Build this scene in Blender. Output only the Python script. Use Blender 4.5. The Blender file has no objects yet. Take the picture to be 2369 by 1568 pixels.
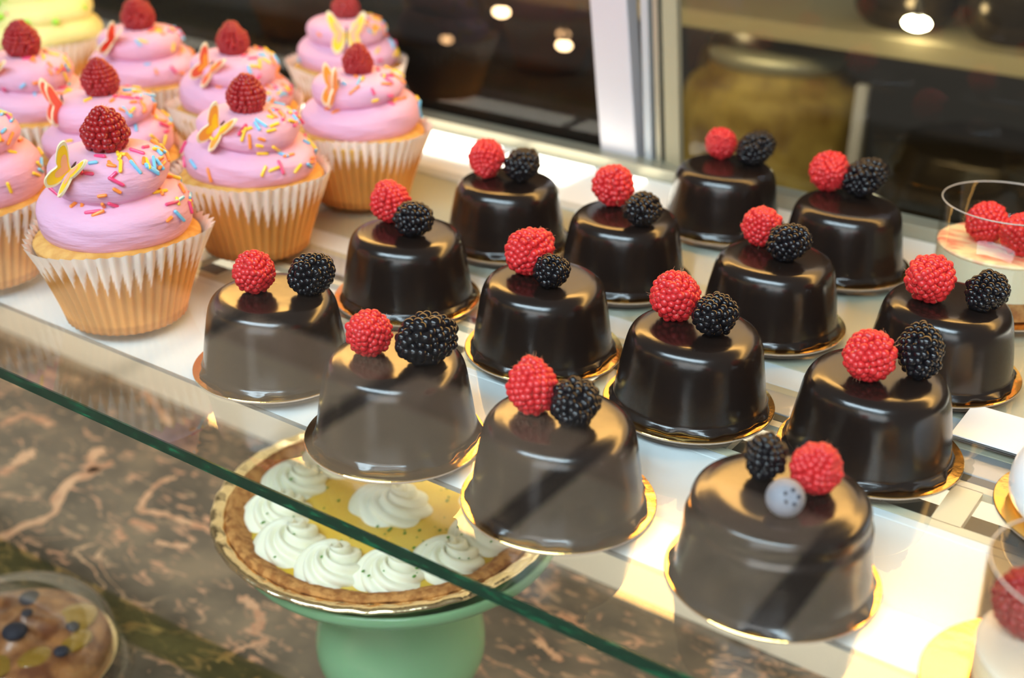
import bpy, math, random
import numpy as np
from mathutils import Vector, Matrix, Quaternion

sc = bpy.context.scene
COL = sc.collection
PI = math.pi
rng = np.random.default_rng(7)
random.seed(7)

# ------------------------------------------------------------------ camera, world, light, exposure
cam_d = bpy.data.cameras.new('camera'); cam = bpy.data.objects.new('camera', cam_d); COL.objects.link(cam)
AX_R = Vector((0.8195072, 0.57283961, 0.01620898))
AX_U = Vector((-0.26343925, 0.35145722, 0.89837497))
AX_F = Vector((-0.508928, 0.74049484, -0.43893016))
m = Matrix((AX_R, AX_U, -AX_F)).transposed().to_4x4()
m.translation = Vector((0, -0.37211658, 0.30097313))
cam.matrix_world = m
cam_d.sensor_width = 36; cam_d.lens = 44.236
cam_d.clip_start = 0.01; cam_d.clip_end = 50
cam_d.dof.use_dof = True; cam_d.dof.focus_distance = 0.605; cam_d.dof.aperture_fstop = 6.3
sc.camera = cam
sc.view_settings.view_transform = 'Standard'; sc.view_settings.look = 'None'
sc.view_settings.gamma = 1; sc.view_settings.use_curve_mapping = False
sc.view_settings.exposure = 0.0
w = bpy.data.worlds.new('world'); sc.world = w; w.use_nodes = True
w.node_tree.nodes['Background'].inputs[0].default_value = (1.0, 0.93, 0.85, 1)
w.node_tree.nodes['Background'].inputs[1].default_value = 0.22
WINDOW_L = 4.0      # daylight of the shop window
HONEY_L = 2.0       # glow added to the honey header panel
CREAM_L = 17.0
LED_L = 14.0
FLOOR_W = 20.0      # added light over the pale floor tiles in front of the case
def area(name, loc, rot, sx, sy, power, color, spread=PI):
    d = bpy.data.lights.new(name, 'AREA'); d.shape = 'RECTANGLE'; d.size = sx; d.size_y = sy
    d.energy = power; d.color = color; d.spread = spread
    o = bpy.data.objects.new(name, d); COL.objects.link(o); o.location = loc; o.rotation_euler = rot
    return o
area('under_shelf_light', (-0.6, 0.19, -0.03), (math.radians(58), 0, 0), 2.0, 0.05, 3.8, (1.0, 0.93, 0.82))  # added fill, brightens the marble and lower wall; no lamp seen there
area('shop_ceiling_light', (-0.1, -1.1, 1.35), (math.radians(40), 0, 0), 2.0, 0.45, 60.0, (0.68, 0.87, 1.0))  # unseen cool light added from the front to brighten the tray
area('counter_light', (-0.5, 0.66, 0.16), (math.radians(62), 0, 0), 1.0, 0.04, 1.2, (1.0, 0.80, 0.48), math.radians(110))  # added light that brightens the jars behind the doors
area('back_room_light', (-0.4, 1.3, 1.2), (0, 0, 0), 1.2, 0.6, 0.7, (1.0, 0.82, 0.5))  # extra light put in for the jars and shelf board behind
area('downlight', (-1.2, -1.43, 1.6), (0, 0, 0), 3.0, 0.3, FLOOR_W, (1.0, 0.9, 0.74), math.radians(25))  # added light on the floor tiles so their reflection hazes the pane

# ------------------------------------------------------------------ helpers
def setp(o, label=None, cat=None, group=None, kind=None):
    if label: o['label'] = label
    if cat: o['category'] = cat
    if group: o['group'] = group
    if kind: o['kind'] = kind
    return o

def empty(name, loc, rz=0.0):
    o = bpy.data.objects.new(name, None); COL.objects.link(o)
    o.location = loc; o.rotation_euler = (0, 0, rz); o.empty_display_size = 0.01
    return o

def mesh_data(name, V, F, mats, mi=None, smooth=True):
    me = bpy.data.meshes.new(name)
    me.from_pydata([tuple(map(float, v)) for v in V], [], [tuple(int(i) for i in f) for f in F])
    for mm in (mats if isinstance(mats, (list, tuple)) else [mats]): me.materials.append(mm)
    if mi is not None: me.polygons.foreach_set('material_index', np.asarray(mi, dtype=np.int32))
    if smooth: me.polygons.foreach_set('use_smooth', np.ones(len(me.polygons), dtype=bool))
    me.update()
    return me

def link(name, me, parent=None, loc=None, rot=None, scale=None):
    o = bpy.data.objects.new(name, me); COL.objects.link(o)
    if parent is not None: o.parent = parent
    if loc is not None: o.location = loc
    if rot is not None: o.rotation_euler = rot
    if scale is not None: o.scale = scale if hasattr(scale, '__len__') else (scale,) * 3
    return o

def obj(name, V, F, mats, parent=None, mi=None, smooth=True, **k):
    return link(name, mesh_data(name, V, F, mats, mi, smooth), parent, **k)

class MB:
    def __init__(s): s.V = []; s.F = []; s.M = []
    def add(s, V, F, mi=0):
        b = len(s.V); s.V.extend([tuple(v) for v in V]); s.F.extend([tuple(int(i) + b for i in f) for f in F]); s.M.extend([mi] * len(F))
    def box(s, x0, x1, y0, y1, z0, z1, mi=0):
        V = [(x, y, z) for z in (z0, z1) for y in (y0, y1) for x in (x0, x1)]
        s.add(V, [(0, 2, 3, 1), (4, 5, 7, 6), (0, 1, 5, 4), (2, 6, 7, 3), (0, 4, 6, 2), (1, 3, 7, 5)], mi)
    def obj(s, name, mats, parent=None, smooth=False, bevel=0, **k):
        o = obj(name, s.V, s.F, mats, parent, s.M, smooth, **k)
        if bevel:
            b = o.modifiers.new('b', 'BEVEL'); b.width = bevel; b.segments = 2; b.limit_method = 'ANGLE'
        return o

def lathe(prof, n=64, cap=True):
    """profile of (r,z) from bottom to top"""
    V = []; F = []
    for r, z in prof:
        for k in range(n):
            a = 2 * PI * k / n; V.append((r * math.cos(a), r * math.sin(a), z))
    for i in range(len(prof) - 1):
        for k in range(n):
            k2 = (k + 1) % n
            F.append((i * n + k, i * n + k2, (i + 1) * n + k2, (i + 1) * n + k))
    if cap:
        F.append(tuple(range(n - 1, -1, -1))); F.append(tuple((len(prof) - 1) * n + k for k in range(n)))
    return V, F

def smooth_prof(pts, n):
    p = np.array(pts, float); t = np.arange(len(p)); q = np.linspace(0, len(p) - 1, n); out = []
    for u in q:
        i = min(int(u), len(p) - 2); f = u - i
        p0, p1, p2, p3 = p[max(i - 1, 0)], p[i], p[i + 1], p[min(i + 2, len(p) - 1)]
        out.append(0.5 * ((2 * p1) + (-p0 + p2) * f + (2 * p0 - 5 * p1 + 4 * p2 - p3) * f * f + (-p0 + 3 * p1 - 3 * p2 + p3) * f ** 3))
    return np.array(out)

def ico(sub):
    import bmesh
    b = bmesh.new(); bmesh.ops.create_icosphere(b, subdivisions=sub, radius=1)
    V = np.array([v.co[:] for v in b.verts]); F = np.array([[v.index for v in f.verts] for f in b.faces]); b.free()
    return V, F
ICO3 = ico(3); ICO2 = ico(2)

def rot_to(tip, spin=0.0):
    q = Vector(tip).normalized().to_track_quat('Z', 'Y') @ Quaternion((0, 0, 1), spin)
    return q

# ------------------------------------------------------------------ materials
def mat(name, color=(0.5, 0.5, 0.5), rough=0.5, metal=0.0, spec=0.5, sss=0.0, sssr=(1, 0.5, 0.3), sssc=0.004, coat=0.0, emit=None, es=0.0, bump=None, trans=0.0):
    mt = bpy.data.materials.new(name); mt.use_nodes = True
    nt = mt.node_tree; p = nt.nodes['Principled BSDF']
    p.inputs['Base Color'].default_value = (*color, 1); p.inputs['Roughness'].default_value = rough
    p.inputs['Metallic'].default_value = metal; p.inputs['Specular IOR Level'].default_value = spec
    if sss:
        p.inputs['Subsurface Weight'].default_value = sss; p.inputs['Subsurface Radius'].default_value = sssr; p.inputs['Subsurface Scale'].default_value = sssc
    if coat: p.inputs['Coat Weight'].default_value = coat; p.inputs['Coat Roughness'].default_value = 0.1
    if emit: p.inputs['Emission Color'].default_value = (*emit, 1); p.inputs['Emission Strength'].default_value = es
    if bump:
        sc_, st, *rest = bump; stretch = rest[0] if rest else (1, 1, 1)
        tc = nt.nodes.new('ShaderNodeTexCoord'); mp = nt.nodes.new('ShaderNodeMapping'); mp.inputs['Scale'].default_value = stretch
        n = nt.nodes.new('ShaderNodeTexNoise'); n.inputs['Scale'].default_value = sc_; n.inputs['Detail'].default_value = 4
        b = nt.nodes.new('ShaderNodeBump'); b.inputs['Strength'].default_value = st; b.inputs['Distance'].default_value = 0.001
        L = nt.links.new
        L(tc.outputs['Object'], mp.inputs[0]); L(mp.outputs[0], n.inputs['Vector']); L(n.outputs['Fac'], b.inputs['Height']); L(b.outputs[0], p.inputs['Normal'])
    return mt

def noise_col(mt, c0, c1, scale, lo=0.4, hi=0.6, detail=4, stretch=(1, 1, 1)):
    nt = mt.node_tree; p = nt.nodes['Principled BSDF']; L = nt.links.new
    tc = nt.nodes.new('ShaderNodeTexCoord'); mp = nt.nodes.new('ShaderNodeMapping'); mp.inputs['Scale'].default_value = stretch
    n = nt.nodes.new('ShaderNodeTexNoise'); n.inputs['Scale'].default_value = scale; n.inputs['Detail'].default_value = detail
    r = nt.nodes.new('ShaderNodeValToRGB'); r.color_ramp.elements[0].position = lo; r.color_ramp.elements[1].position = hi
    r.color_ramp.elements[0].color = (*c0, 1); r.color_ramp.elements[1].color = (*c1, 1)
    L(tc.outputs['Object'], mp.inputs[0]); L(mp.outputs[0], n.inputs['Vector']); L(n.outputs['Fac'], r.inputs[0]); L(r.outputs[0], p.inputs['Base Color'])
    return mt

def attr_col(mt, attr='col'):
    nt = mt.node_tree; a = nt.nodes.new('ShaderNodeVertexColor'); a.layer_name = attr
    nt.links.new(a.outputs[0], nt.nodes['Principled BSDF'].inputs['Base Color']); return mt

def pane_mat(name, tint=(0.95, 0.98, 0.96), ior=1.5, gain=1.8):
    """clear sheet: sees through, mirrors by Fresnel on its outer faces"""
    mt = bpy.data.materials.new(name); mt.use_nodes = True; nt = mt.node_tree; nt.nodes.clear(); L = nt.links.new
    out = nt.nodes.new('ShaderNodeOutputMaterial'); mx = nt.nodes.new('ShaderNodeMixShader')
    t = nt.nodes.new('ShaderNodeBsdfTransparent'); t.inputs[0].default_value = (*tint, 1)
    g = nt.nodes.new('ShaderNodeBsdfGlossy'); g.inputs['Roughness'].default_value = 0.0
    fr = nt.nodes.new('ShaderNodeFresnel'); fr.inputs[0].default_value = ior
    ge = nt.nodes.new('ShaderNodeNewGeometry')
    inv = nt.nodes.new('ShaderNodeMath'); inv.operation = 'SUBTRACT'; inv.inputs[0].default_value = 1
    mu = nt.nodes.new('ShaderNodeMath'); mu.operation = 'MULTIPLY'
    mu2 = nt.nodes.new('ShaderNodeMath'); mu2.operation = 'MULTIPLY'; mu2.inputs[1].default_value = gain; mu2.use_clamp = True
    L(ge.outputs['Backfacing'], inv.inputs[1]); L(fr.outputs[0], mu.inputs[0]); L(inv.outputs[0], mu.inputs[1]); L(mu.outputs[0], mu2.inputs[0])
    L(mu2.outputs[0], mx.inputs[0]); L(t.outputs[0], mx.inputs[1]); L(g.outputs[0], mx.inputs[2]); L(mx.outputs[0], out.inputs[0])
    return mt

M = {}
M['choc'] = mat('chocolate_glaze', (0.011, 0.0065, 0.005), 0.20, spec=0.62, bump=(60, 0.12))
M['gold'] = mat('gold_foil_card', (1.0, 0.60, 0.16), 0.13, metal=1.0, bump=(90, 0.25))
M['gold_edge'] = mat('card_edge', (0.45, 0.33, 0.24), 0.5)
M['rasp'] = mat('raspberry_red', (0.62, 0.022, 0.026), 0.33, sss=0.35, sssr=(1, 0.15, 0.1), sssc=0.003)
M['raspd'] = mat('raspberry_deep_red', (0.33, 0.008, 0.011), 0.30, sss=0.3, sssr=(1, 0.12, 0.08), sssc=0.003)
M['hair'] = mat('berry_hair', (0.62, 0.30, 0.16), 0.6)
M['black'] = mat('blackberry_skin', (0.0045, 0.004, 0.006), 0.15, spec=0.42)
M['blue'] = noise_col(mat('blueberry_bloom', (0.1, 0.12, 0.2), 0.6), (0.15, 0.155, 0.19), (0.32, 0.33, 0.37), 200)
M['blued'] = mat('blueberry_crown', (0.02, 0.02, 0.035), 0.7)
M['frost'] = mat('pink_buttercream', (0.74, 0.42, 0.585), 0.55, spec=0.3, sss=0.25, sssr=(1, 0.6, 0.6), sssc=0.003, bump=(85, 0.9, (1, 1, 5)))
M['yfrost'] = mat('yellow_buttercream', (0.90, 0.80, 0.33), 0.55, spec=0.3, sss=0.2, sssr=(1, 0.8, 0.4), sssc=0.003, bump=(50, 0.4, (1, 1, 3)))
M['sponge'] = noise_col(mat('golden_sponge', (0.7, 0.4, 0.1), 0.8, bump=(700, 0.5)), (0.58, 0.28, 0.05), (0.70, 0.40, 0.10), 130)
M['liner'] = attr_col(mat('baking_paper', (0.8, 0.6, 0.4), 0.6, spec=0.12, sss=0.3, sssr=(1, 0.6, 0.35), sssc=0.003))
for nm, c in dict(yellow=(0.95, 0.62, 0.03), blue=(0.18, 0.55, 0.82), orange=(0.95, 0.27, 0.04), magenta=(0.82, 0.06, 0.20)).items():
    M['spr_' + nm] = mat('sprinkle_' + nm, c, 0.28, coat=0.4)
M['green_dot'] = mat('green_sugar_pearl', (0.35, 0.75, 0.05), 0.35)
M['wafer'] = mat('cream_wafer', (0.92, 0.78, 0.52), 0.6)
for nm, c in dict(b_orange=(0.93, 0.38, 0.05), b_yellow=(0.98, 0.62, 0.02), b_red=(0.85, 0.12, 0.06), b_peach=(0.90, 0.42, 0.24)).items():
    M[nm] = mat('icing_' + nm[2:], c, 0.45)
M['body_line'] = mat('butterfly_body', (0.10, 0.03, 0.02), 0.6)
M['glass'] = pane_mat('shelf_glass_clear', (0.985, 0.995, 0.988), 1.5, 1.7)
M['front'] = pane_mat('front_glass_clear', (0.985, 0.99, 0.985), 1.5, 1.8)
M['door_dark'] = pane_mat('smoked_door_glass', (0.55, 0.52, 0.5), 1.45, 1.0)
M['door_clear'] = pane_mat('door_glass', (0.9, 0.92, 0.86), 1.45, 1.0)
M['plastic'] = pane_mat('clear_plastic', (0.93, 0.93, 0.92), 1.5, 1.6)
M['acetate'] = pane_mat('acetate', (0.97, 0.96, 0.94), 1.4, 0.6)
M['edge'] = noise_col(mat('green_glass_edge', (0.0, 0.08, 0.04), 0.15, spec=0.6), (0.002, 0.030, 0.014), (0.01, 0.22, 0.09), 60, 0.52, 0.9, 6, (1, 2, 6))
M['edge'].node_tree.nodes['Principled BSDF'].inputs['Coat Weight'].default_value = 0.3
M['olive_glass'] = pane_mat('olive_glass', (0.86, 0.88, 0.74), 1.5, 1.0)
M['white'] = mat('white_tray_enamel', (0.90, 0.93, 0.95), 0.35)
M['ledge'] = mat('white_ledge_enamel', (0.80, 0.80, 0.77), 0.3)
M['deck'] = mat('beige_deck', (0.58, 0.55, 0.42), 0.45)
M['lower_wall'] = mat('cream_lower_wall', (0.80, 0.74, 0.60), 0.5)
M['vent'] = mat('cream_vent', (0.74, 0.66, 0.48), 0.4)
M['dark'] = mat('dark_recess', (0.05, 0.055, 0.05), 0.5)
M['grey'] = mat('grey_rail', (0.48, 0.50, 0.52), 0.35, metal=0.3)
M['alu'] = mat('aluminium_post', (0.60, 0.57, 0.60), 0.35, metal=0.25)
M['track'] = mat('brass_grey_track', (0.42, 0.39, 0.29), 0.35, metal=0.5)
M['led'] = mat('led_diffuser', (1, 1, 1), 0.5, emit=(1.0, 0.93, 0.76), es=4.0)  # glow standing for the lamp's reflection in the ledge
M['honey'] = mat('honey_backlit_panel', (0.5, 0.3, 0.1), 0.6, emit=(1.0, 0.60, 0.26), es=HONEY_L)
M['cream'] = mat('cream_backlit_panel', (0.8, 0.7, 0.5), 0.6, emit=(1.0, 0.51, 0.11), es=CREAM_L)
M['taupe'] = mat('taupe_backlit_panel', (0.5, 0.4, 0.3), 0.6, emit=(1.0, 0.76, 0.62), es=1.3)
M['fixture'] = mat('fixture_housing', (0.35, 0.33, 0.30), 0.5)
M['daylight'] = mat('daylight_outside', (1, 1, 1), 0.5, emit=(0.86, 0.93, 1.0), es=WINDOW_L)
M['streetlight'] = mat('street_outside', (1, 1, 1), 0.5, emit=(0.86, 0.92, 1.0), es=1.2)
M['win_frame'] = mat('window_frame_dark', (0.03, 0.03, 0.03), 0.5)
M['floor_dark'] = mat('dark_floor', (0.02, 0.018, 0.016), 0.6)
M['tile'] = mat('pale_floor_tile', (0.70, 0.60, 0.46), 0.6)
M['tile2'] = mat('taupe_floor_tile', (0.42, 0.33, 0.26), 0.6)
M['room'] = mat('brown_room_wall', (0.055, 0.036, 0.024), 0.8)
M['jade'] = mat('jadeite_glass', (0.25, 0.44, 0.23), 0.16, sss=0.3, sssr=(0.5, 1, 0.6), sssc=0.006)
M['foil'] = mat('pie_foil', (0.95, 0.78, 0.48), 0.22, metal=1.0, bump=(160, 0.5))
M['crust'] = noise_col(mat('graham_crust', (0.4, 0.18, 0.05), 0.85, bump=(500, 0.8)), (0.36, 0.13, 0.025), (0.60, 0.27, 0.07), 180)
M['custard'] = noise_col(mat('lime_custard', (0.8, 0.6, 0.1), 0.3, sss=0.2, sssr=(1, 0.8, 0.2), sssc=0.004), (0.80, 0.48, 0.03), (0.84, 0.57, 0.07), 25)
M['cream_w'] = mat('whipped_cream', (0.90, 0.87, 0.68), 0.5, sss=0.3, sssr=(1, 0.9, 0.6), sssc=0.003)
M['zest'] = mat('lime_zest', (0.10, 0.28, 0.03), 0.6)
M['pastry'] = noise_col(mat('baked_pastry', (0.4, 0.15, 0.04), 0.4, coat=0.4, bump=(90, 0.9)), (0.17, 0.045, 0.008), (0.46, 0.19, 0.055), 55, 0.38, 0.62)
M['glaze_y'] = mat('yellow_glaze', (0.33, 0.18, 0.015), 0.2, coat=0.5)
M['rim_clear'] = mat('clear_rim', (0.42, 0.40, 0.37), 0.15)
M['cream_top'] = mat('pale_cream_top', (0.80, 0.74, 0.62), 0.5)
M['mousse'] = mat('vanilla_mousse', (0.88, 0.80, 0.58), 0.5, sss=0.2, sssr=(1, 0.8, 0.5), sssc=0.004)
M['swirl'] = noise_col(mat('raspberry_swirl', (0.9, 0.5, 0.35), 0.4), (0.92, 0.80, 0.50), (0.88, 0.30, 0.20), 55, 0.42, 0.62, 3, (1, 2, 1))
M['biscuit'] = noise_col(mat('biscuit_base', (0.4, 0.2, 0.07), 0.8), (0.32, 0.13, 0.04), (0.5, 0.26, 0.09), 200)
M['porcelain'] = mat('white_gloss', (0.86, 0.88, 0.92), 0.15)
M['amber'] = noise_col(mat('amber_contents', (0.3, 0.2, 0.03), 0.6), (0.17, 0.095, 0.012), (0.44, 0.31, 0.08), 20, 0.35, 0.65)
M['pot'] = mat('dark_copper_pot', (0.05, 0.035, 0.02), 0.2, metal=0.7)
M['board_w'] = mat('oak_shelf_board', (0.34, 0.28, 0.17), 0.5)
M['bulb'] = mat('lit_bulb', (1, 1, 1), 0.5, emit=(1.0, 0.74, 0.42), es=30)
M['bulb_big'] = mat('lit_spot_bulb', (1, 1, 1), 0.5, emit=(1.0, 0.86, 0.6), es=40)
M['shade'] = mat('bulb_holder', (0.03, 0.02, 0.015), 0.4)

# marble: dark brown with salmon veins and flecks
def marble():
    mt = mat('brown_marble', (0.05, 0.04, 0.03), 0.12)
    nt = mt.node_tree; L = nt.links.new; p = nt.nodes['Principled BSDF']
    tc = nt.nodes.new('ShaderNodeTexCoord')
    def mapping(scale, rot):
        mp = nt.nodes.new('ShaderNodeMapping'); mp.inputs['Scale'].default_value = scale; mp.inputs['Rotation'].default_value = (0, 0, rot)
        L(tc.outputs['Object'], mp.inputs[0]); return mp
    def noise(vec, s, d, dist=0.0):
        n = nt.nodes.new('ShaderNodeTexNoise'); n.inputs['Scale'].default_value = s; n.inputs['Detail'].default_value = d; n.inputs['Distortion'].default_value = dist
        L(vec, n.inputs['Vector']); return n.outputs['Fac']
    def ramp(fac, stops):
        r = nt.nodes.new('ShaderNodeValToRGB'); e = r.color_ramp.elements
        while len(e) < len(stops): e.new(0.5)
        for k, (q, c) in enumerate(stops): e[k].position = q; e[k].color = (*c, 1) if len(c) == 3 else c
        L(fac, r.inputs[0]); return r.outputs[0]
    def mix(f, a, b):
        x = nt.nodes.new('ShaderNodeMix'); x.data_type = 'RGBA'
        L(f, x.inputs[0]); L(a, x.inputs[6]); L(b, x.inputs[7]); return x.outputs[2]
    k = lambda v: (v, v, v)
    m1 = mapping((1, 1, 1), 0.0)
    base = ramp(noise(m1.outputs[0], 16, 6), [(0.35, (0.040, 0.030, 0.019)), (0.5, (0.082, 0.060, 0.038)), (0.68, (0.155, 0.11, 0.066))])
    # flecks
    mf = mapping((1, 2.4, 1), 0.9)
    fl = ramp(noise(mf.outputs[0], 42, 5, 1.2), [(0.56, k(0)), (0.66, k(1))])
    flc = ramp(noise(m1.outputs[0], 30, 2), [(0.4, (0.28, 0.18, 0.105)), (0.6, (0.46, 0.23, 0.13))])
    c1 = mix(fl, base, flc)
    # thin veins
    mv = mapping((1, 1.8, 1), 0.55)
    vn = ramp(noise(mv.outputs[0], 9, 3, 1.6), [(0.484, k(0)), (0.497, k(1)), (0.503, k(1)), (0.516, k(0))])
    msk = ramp(noise(m1.outputs[0], 7, 1), [(0.50, k(0)), (0.58, k(1))])
    mm = nt.nodes.new('ShaderNodeMath'); mm.operation = 'MULTIPLY'; L(vn, mm.inputs[0]); L(msk, mm.inputs[1])
    veinc = ramp(noise(m1.outputs[0], 50, 2), [(0.4, (0.40, 0.20, 0.11)), (0.6, (0.50, 0.30, 0.17))])
    c2 = mix(mm.outputs[0], c1, veinc)
    L(c2, p.inputs['Base Color'])
    return mt
M['marble'] = marble()
M['vein'] = noise_col(mat('salmon_vein', (0.45, 0.22, 0.12), 0.15), (0.36, 0.17, 0.09), (0.52, 0.30, 0.17), 40)

# ------------------------------------------------------------------ the room
b = MB(); b.box(-6, 5, -4, 3.2, -0.95, -0.9)
setp(b.obj('floor', M['floor_dark']), 'dark shop floor in front of the glass case', 'floor', kind='structure')
b = MB(); b.box(-6, 5, 2.6, 2.7, -0.9, 2.6)
setp(b.obj('wall_back', M['room']), 'dark brown wall far behind the case', 'wall', kind='structure')
# pale tiles in the floor, dark gaps between them (they mirror in the front glass)
b = MB(); b2 = MB()
for i in range(-4, 6):
    x0 = -1.0 + 0.47 * i
    b.box(x0 + 0.028, x0 + 0.442, -1.502, -1.232, -0.9, -0.892)
    b2.box(x0 + 0.028, x0 + 0.442, -1.625, -1.504, -0.9, -0.892)
setp(b.obj('trim_1', M['tile']), 'row of pale floor tiles before the case', 'floor tile', kind='structure')
setp(b2.obj('trim_2', M['tile2']), 'row of taupe floor tiles before the case', 'floor tile', kind='structure')
# shop window
wr = empty('window_1', (-0.2, -3.2, -0.9)); setp(wr, 'tall glazed shop front letting daylight in', 'window', kind='structure')
b = MB()
for x0, x1, z0, z1 in ((-0.30, -0.25, 0, 2.95), (3.0, 3.05, 0, 2.95), (-0.30, 3.05, 0.0, 0.05), (-0.30, 3.05, 2.9, 2.95), (-0.30, 3.05, 1.25, 1.30), (0.55, 0.60, 0, 1.3), (1.35, 1.40, 1.3, 2.9)):
    b.box(x0, x1, -0.04, 0.04, z0, z1)
b.box(0.60, 3.0, -0.03, 0.03, 0.05, 1.25)
b.obj('window_frame', M['win_frame'], wr)
b = MB(); b.box(-0.25, 1.35, -0.01, 0.0, 1.30, 2.9); b.box(1.40, 3.0, -0.01, 0.0, 1.30, 2.9); b.obj('upper_pane', M['daylight'], wr)
b = MB(); b.box(-0.25, 0.55, -0.01, 0.0, 0.05, 1.25); b.obj('lower_pane', M['streetlight'], wr)

# ------------------------------------------------------------------ the display case
X0, X1 = -1.7, 0.55
ZM = -0.31
def rail_obj(name, x0, x1, y0, y1, z0, z1, m_, label, cat, bevel=0.0006, kind=None, group=None):
    b = MB(); b.box(x0, x1, y0, y1, z0, z1)
    return setp(b.obj(name, m_, bevel=bevel), label, cat, group, kind)
# the big salmon veins are part of the slab, polished flush with its face
VEINS = [([(-0.8346, 0.0829), (-0.8311, 0.1215), (-0.8271, 0.1444), (-0.8547, 0.1787), (-0.8552, 0.2094), (-0.8537, 0.2308)], 0.011), ([(-0.8531, 0.2091), (-0.8743, 0.223), (-0.8815, 0.2415)], 0.012), ([(-0.9156, 0.1558), (-0.9221, 0.1784), (-0.9294, 0.2013)], 0.013), ([(-0.7735, 0.192), (-0.7871, 0.2155), (-0.7925, 0.2333), (-0.7874, 0.2477)], 0.006), ([(-0.774, 0.1916), (-0.7506, 0.2007), (-0.7231, 0.2048), (-0.6985, 0.2087)], 0.007), ([(-0.7665, 0.1769), (-0.7542, 0.1804), (-0.738, 0.1813)], 0.007), ([(-0.726, 0.1701), (-0.7099, 0.1743), (-0.6986, 0.1827)], 0.005), ([(-0.7651, 0.1622), (-0.7484, 0.1551)], 0.008), ([(-0.9527, 0.2387), (-0.9902, 0.237), (-0.9921, 0.2095)], 0.01), ([(-0.938, 0.3363), (-0.8932, 0.3197), (-0.862, 0.306)], 0.008), ([(-0.406, 0.2868), (-0.3844, 0.2836), (-0.3621, 0.2692)], 0.008), ([(-0.5626, 0.1352), (-0.571, 0.1171), (-0.5757, 0.0961)], 0.006), ([(-0.7518, 0.2162), (-0.7349, 0.2204)], 0.004), ([(-0.6153, 0.1601), (-0.5894, 0.1529), (-0.5738, 0.133)], 0.008), ([(-0.4024, 0.2519), (-0.3737, 0.2431)], 0.006)]
def vein(pts, wid):
    pts = smooth_prof(pts, 70); n = len(pts); V = []; F = []
    for i, p_ in enumerate(pts):
        d = pts[min(i + 1, n - 1)] - pts[max(i - 1, 0)]; d = d / (np.linalg.norm(d) + 1e-9); nn = np.array((-d[1], d[0]))
        t = i / (n - 1); wv = wid * (0.2 + 0.8 * math.sin(PI * min(1, t * 0.92 + 0.06)) ** 0.5) * (1 + 0.3 * math.sin(9 * t + 90 * wid) + 0.22 * math.sin(27 * t) + 0.12 * math.sin(61 * t + 2))
        of = 0.10 * wid * math.sin(40 * t)
        V += [(*(p_ + nn * (wv / 2 + of)), 0), (*(p_ - nn * (wv / 2 - of)), 0)]
    for i in range(n - 1): F.append((2 * i, 2 * i + 1, 2 * i + 3, 2 * i + 2))
    return V, F
b = MB(); b.box(X0, X1, -0.11, 0.46, ZM - 0.03, ZM)
for pts, wd in VEINS:
    V, F = vein(pts, wd); b.add([(x, y, ZM + 0.00012) for x, y, _ in V], F, 1)
setp(b.obj('marble_slab', [M['marble'], M['vein']]), 'brown marble slab with salmon veins under the glass shelf', 'marble slab')
rail_obj('case_base', X0, X1, -0.10, 0.46, -0.9, ZM - 0.03, M['dark'], 'dark base carrying the marble slab', 'case base', kind='structure')
rail_obj('wall_rear', X0, X1, 0.340, 0.350, ZM, -0.031, M['lower_wall'], 'cream rear wall of the lower compartment behind the pie', 'wall', kind='structure')
# glass shelf
b = MB(); b.box(X0, X1, -0.0490, 0.3405, -0.006, 0.0)
sh = setp(b.obj('glass_shelf', M['glass']), 'clear glass shelf with green front edge carrying the cakes', 'glass shelf')
b = MB(); b.box(X0, X1, -0.0500, -0.0490, -0.006, 0.0); e_ = b.obj('polished_edge', M['edge'], sh); e_['label'] = 'green polished front edge'
# tray and strips under the glass
ZT = -0.0062
tray = setp(empty('serving_tray', (0, 0, 0)), 'white front tray strip under the glass with thin dark edge', 'tray')
b = MB(); b.box(X0, X1, 0.0072, 0.098, ZT - 0.0015, ZT); b.obj('tray_top', M['white'], tray)
b = MB(); b.box(X0, X1, 0.0062, 0.0072, ZT - 0.0018, ZT + 0.0001); o = b.obj('dark_lip', M['fixture'], tray); o['label'] = 'thin dark front lip'
rail_obj('tray_rim', X0, X1, 0.0985, 0.1045, ZT - 0.004, ZT, M['white'], 'narrow white rim strip behind the front tray', 'trim strip', kind='structure')
g = empty('vent_grille', (0, 0, 0)); setp(g, 'cream vent grille with dark rounded slots behind the front tray', 'vent')
b = MB(); b.box(X0, X1, 0.105, 0.148, ZT - 0.020, ZT - 0.016); b.obj('vent_recess', M['dark'], g)
b = MB(); b.box(X0, X1, 0.105, 0.1105, ZT - 0.004, ZT); b.box(X0, X1, 0.1435, 0.149, ZT - 0.004, ZT)
xx = X0
while xx < X1:
    b.box(xx, xx + 0.013, 0.110, 0.144, ZT - 0.004, ZT); xx += 0.037
b.obj('slotted_plate', M['vent'], g)
rail_obj('trim_3', X0, X1, 0.1495, 0.156, ZT - 0.004, ZT, M['dark'], 'dark gap strip beside the vent grille', 'trim strip', kind='structure')
rail_obj('trim_4', X0, X1, 0.1565, 0.177, ZT - 0.004, ZT + 0.0002, M['grey'], 'grey rail strip behind the vent grille', 'trim strip', kind='structure')
rail_obj('trim_5', X0, X1, 0.1775, 0.184, ZT - 0.004, ZT, M['deck'], 'beige strip along the grey rail', 'trim strip', kind='structure')
rail_obj('trim_6', X0, X1, 0.1845, 0.206, ZT - 0.004, ZT, M['white'], 'pale strip at the front of the rear deck', 'trim strip', kind='structure')
rail_obj('rear_deck', X0, X1, 0.2065, 0.340, ZT - 0.004, ZT, M['deck'], 'beige rear deck of the case under the back rows', 'deck', kind='structure')
rail_obj('price_card', -0.122, 0.03, 0.176, 0.212, 0.0002, 0.0008, M['white'], 'white paper card lying on the shelf beside the cakes', 'card', bevel=0)
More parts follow.
